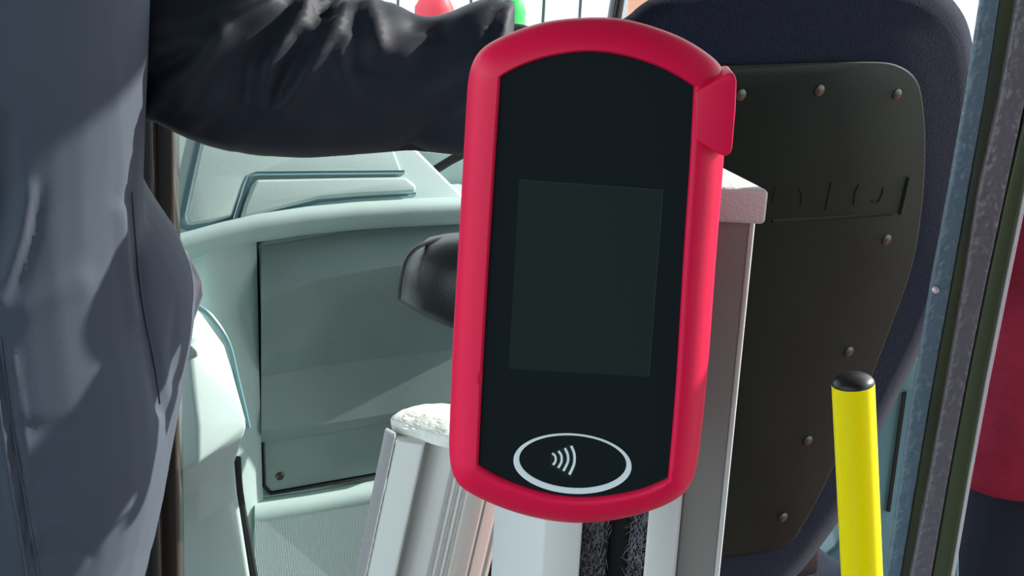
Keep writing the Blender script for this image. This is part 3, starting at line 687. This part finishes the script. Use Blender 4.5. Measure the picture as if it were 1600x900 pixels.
# far sleeve of the other arm, hanging outside the frame
capsule(bm, (-.74, 1.13, 1.36), (-.82, 1.11, 1.10), .075, .06); capsule(bm, (-.82, 1.11, 1.10), (-.80, 1.02, .86), .06, .048)
capsule(bm, (-.43, 1.22, 1.31), (-.5, 1.2, 1.31), .07, .07)
bm = remeshed(bm, .005, 4)
rd = [([(205, 300), (212, 400), (222, 480), (240, 560), (250, 640)], 7, -.006), ([(188, 330), (198, 420), (212, 500)], 10, .006),
      ([(10, 190), (8, 300), (-10, 420)], 16, -.010), ([(45, 300), (30, 370), (5, 430)], 12, .007), ([(60, 300), (50, 380), (20, 470)], 9, -.006),
      ([(0, 540), (12, 620), (28, 720), (50, 850), (62, 900)], 5, -.006), ([(-8, 560), (0, 640), (15, 740), (35, 860)], 6, .004), ([(15, 560), (30, 660), (50, 800), (66, 900)], 5, .005),
      ([(30, 665), (70, 672), (110, 665)], 9, -.006), ([(45, 760), (90, 735), (120, 720)], 9, -.005), ([(55, 870), (100, 862), (140, 868)], 9, -.006),
      ([(45, 700), (80, 705), (120, 690)], 9, .004), ([(55, 830), (100, 815)], 10, .005), ([(180, 100), (190, 300)], 6, .002),
      ([(0, 470), (40, 480), (120, 440)], 20, .005), ([(225, 860), (190, 900)], 8, -.006), ([(280, 480), (272, 540), (276, 600)], 7, -.004)]
rd = [(a_, max(b_, 8)*1.2, c_*(.6 if b_ < 8 or b_ > 9 else .3)) for a_, b_, c_ in rd]
folds(bm, rd, nz=.0015, ns=6)
from mathutils.bvhtree import BVHTree
bv = BVHTree.FromBMesh(bm)
def seam(pts, r, name, m):
    out = []
    for p in spline([Vector((*q, 0)) for q in pts], 8):
        h = bv.ray_cast(CAM, ray(p.x, p.y).normalized())
        if h[0]: out.append(h[0])
    return obj(name, tube(bmesh.new(), out, r, 6), m, per, smooth=True)
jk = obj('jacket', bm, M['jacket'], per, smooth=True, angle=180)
for pts in ([(0, 525), (10, 600), (22, 680), (40, 780), (58, 880), (64, 925)], [(-12, 560), (0, 640), (14, 730), (30, 820), (46, 920)], [(206, 302), (212, 380), (222, 470), (240, 560), (250, 630)]):
    seam(pts, .0011, 'seam', M['jacket'])
# body under the clothes
bm = bmesh.new(); head(bm, Vector((-.53, 1.20, 1.62)), Vector((.85, .53, 0)).normalized()); capsule(bm, (-.53, 1.16, 1.40), (-.53, 1.18, 1.54), .062, .055)
capsule(bm, (-.66, 1.16, 1.35), (-.42, 1.16, 1.34), .04, .04); capsule(bm, (-.53, 1.15, 1.30), (-.53, 1.15, .95), .11, .10)
e1 = P(500, 110, 1.27); wr = P(770, 110, 1.30)
capsule(bm, (-.42, 1.18, 1.33), e1, .035, .035); capsule(bm, e1, wr, .038, .028)
capsule(bm, (-.70, 1.15, 1.36), (-.80, 1.11, 1.12), .045, .038); capsule(bm, (-.81, 1.11, 1.10), (-.79, 1.01, .86), .036, .027)
hand(bm, Vector((-.79, 1.0, .84)), Vector((.02, -.15, -1)), Vector((.9, .2, 0)), 1, .35)
legs(bm, Vector((-.53, 1.15, .92)), R(-30), .92, (.08, .05, .036))
bm = remeshed(bm, .0055, 1)
obj('body', bm, M['skin'], per, smooth=True, angle=180)
# glove on the stretched hand (dark), reaching behind the reader
bm = bmesh.new(); hand(bm, wr, Vector((.9, .1, -.15)), Vector((0, -.3, -1)), 1.12, .5); capsule(bm, P(775, 75, 1.30), P(812, 66, 1.30), .026, .016)
bm = remeshed(bm, .004, 1); obj('glove', bm, M['glove'], per, smooth=True, angle=180)
bm = bmesh.new(); legs(bm, Vector((-.53, 1.15, .90)), R(-30), .90, (.10, .075, .065)); capsule(bm, (-.59, 1.15, .90), (-.47, 1.15, .90), .09, .09)
bm = remeshed(bm, .012, 2); obj('trousers', bm, M['trousers'], per, smooth=True, angle=180)
shoes(Vector((-.53, 1.15, 0)), R(-30), 0, per, M['shoe'])
bm = bmesh.new(); ball(bm, (-.54, 1.195, 1.655), .086, .098, .092, 24, 16); obj('hair', bm, M['hair'], per, smooth=True, angle=180)

# --- red-coated person added outside in place of a reflection in the pane
def standing(name, c, yaw, label, coat, trous, hairm, zg, s=1.0):
    fw = Vector((-math.sin(yaw), math.cos(yaw), 0)); sd_ = Vector((math.cos(yaw), math.sin(yaw), 0))
    def q(a, b, z): return Vector((c[0], c[1], zg))+sd_*a*s+fw*b*s+ZZ*z*s
    p = thing(name, (c[0], c[1], zg), label, 'person')
    bm = bmesh.new(); head(bm, q(0, .02, 1.60), fw, s); capsule(bm, q(0, 0, 1.38), q(0, .01, 1.52), .06*s, .055*s)
    capsule(bm, q(0, 0, 1.3), q(0, 0, .95), .11*s, .10*s); capsule(bm, q(-.13, 0, 1.34), q(.13, 0, 1.34), .04*s, .04*s)
    for k in (-1, 1):
        capsule(bm, q(.18*k, 0, 1.32), q(.25*k, -.02, 1.08), .04*s, .034*s); capsule(bm, q(.25*k, -.02, 1.08), q(.16*k, .19, 1.0), .035*s, .026*s)
        hand(bm, q(.15*k, .20, 1.0), fw*.3-sd_*k, -ZZ, s, .4)
    legs(bm, q(0, 0, .92), yaw, .92*s, (.08*s, .05*s, .036*s))
    obj('body', remeshed(bm, .008, 1), M['skin'], p, smooth=True, angle=180)
    bm = bmesh.new(); rings = []
    for z, rx, ry in ((.70, .25, .17), (.78, .255, .175), (.9, .235, .165), (1.05, .20, .15), (1.2, .225, .155), (1.32, .23, .14), (1.39, .20, .12), (1.43, .15, .10), (1.47, .09, .085)):
        rings.append([q(rx*math.cos(t)*(1+.04*math.sin(5*t+z*9)), ry*math.sin(t)*(1+.05*math.sin(7*t)), z) for t in [2*math.pi*k/36 for k in range(36)]])
    loft(bm, rings)
    for k in (-1, 1):
        capsule(bm, q(.19*k, 0, 1.35), q(.26*k, -.02, 1.08), .07*s, .058*s); capsule(bm, q(.26*k, -.02, 1.08), q(.17*k, .17, 1.01), .056*s, .045*s)
    obj('coat', remeshed(bm, .01, 2), coat, p, smooth=True, angle=180)
    bm = bmesh.new(); legs(bm, q(0, 0, .88), yaw, .88*s, (.11*s, .085*s, .07*s)); obj('trousers', remeshed(bm, .012, 2), trous, p, smooth=True, angle=180)
    shoes(q(0, 0, 0), yaw, zg, p, M['shoe'])
    bm = bmesh.new(); ball(bm, q(0, -.008, 1.63), .088*s, .10*s, .098*s, 24, 16); obj('hair', bm, hairm, p, smooth=True, angle=180)
    return p
pr_ = P(1690, 600, 2.75)
standing('person', (pr_.x, pr_.y), R(8), 'person in a red coat and dark trousers outside, added as the reflection in the door glass', M['redcoat'], M['trousers'], M['hair'], -.43, 1.12)
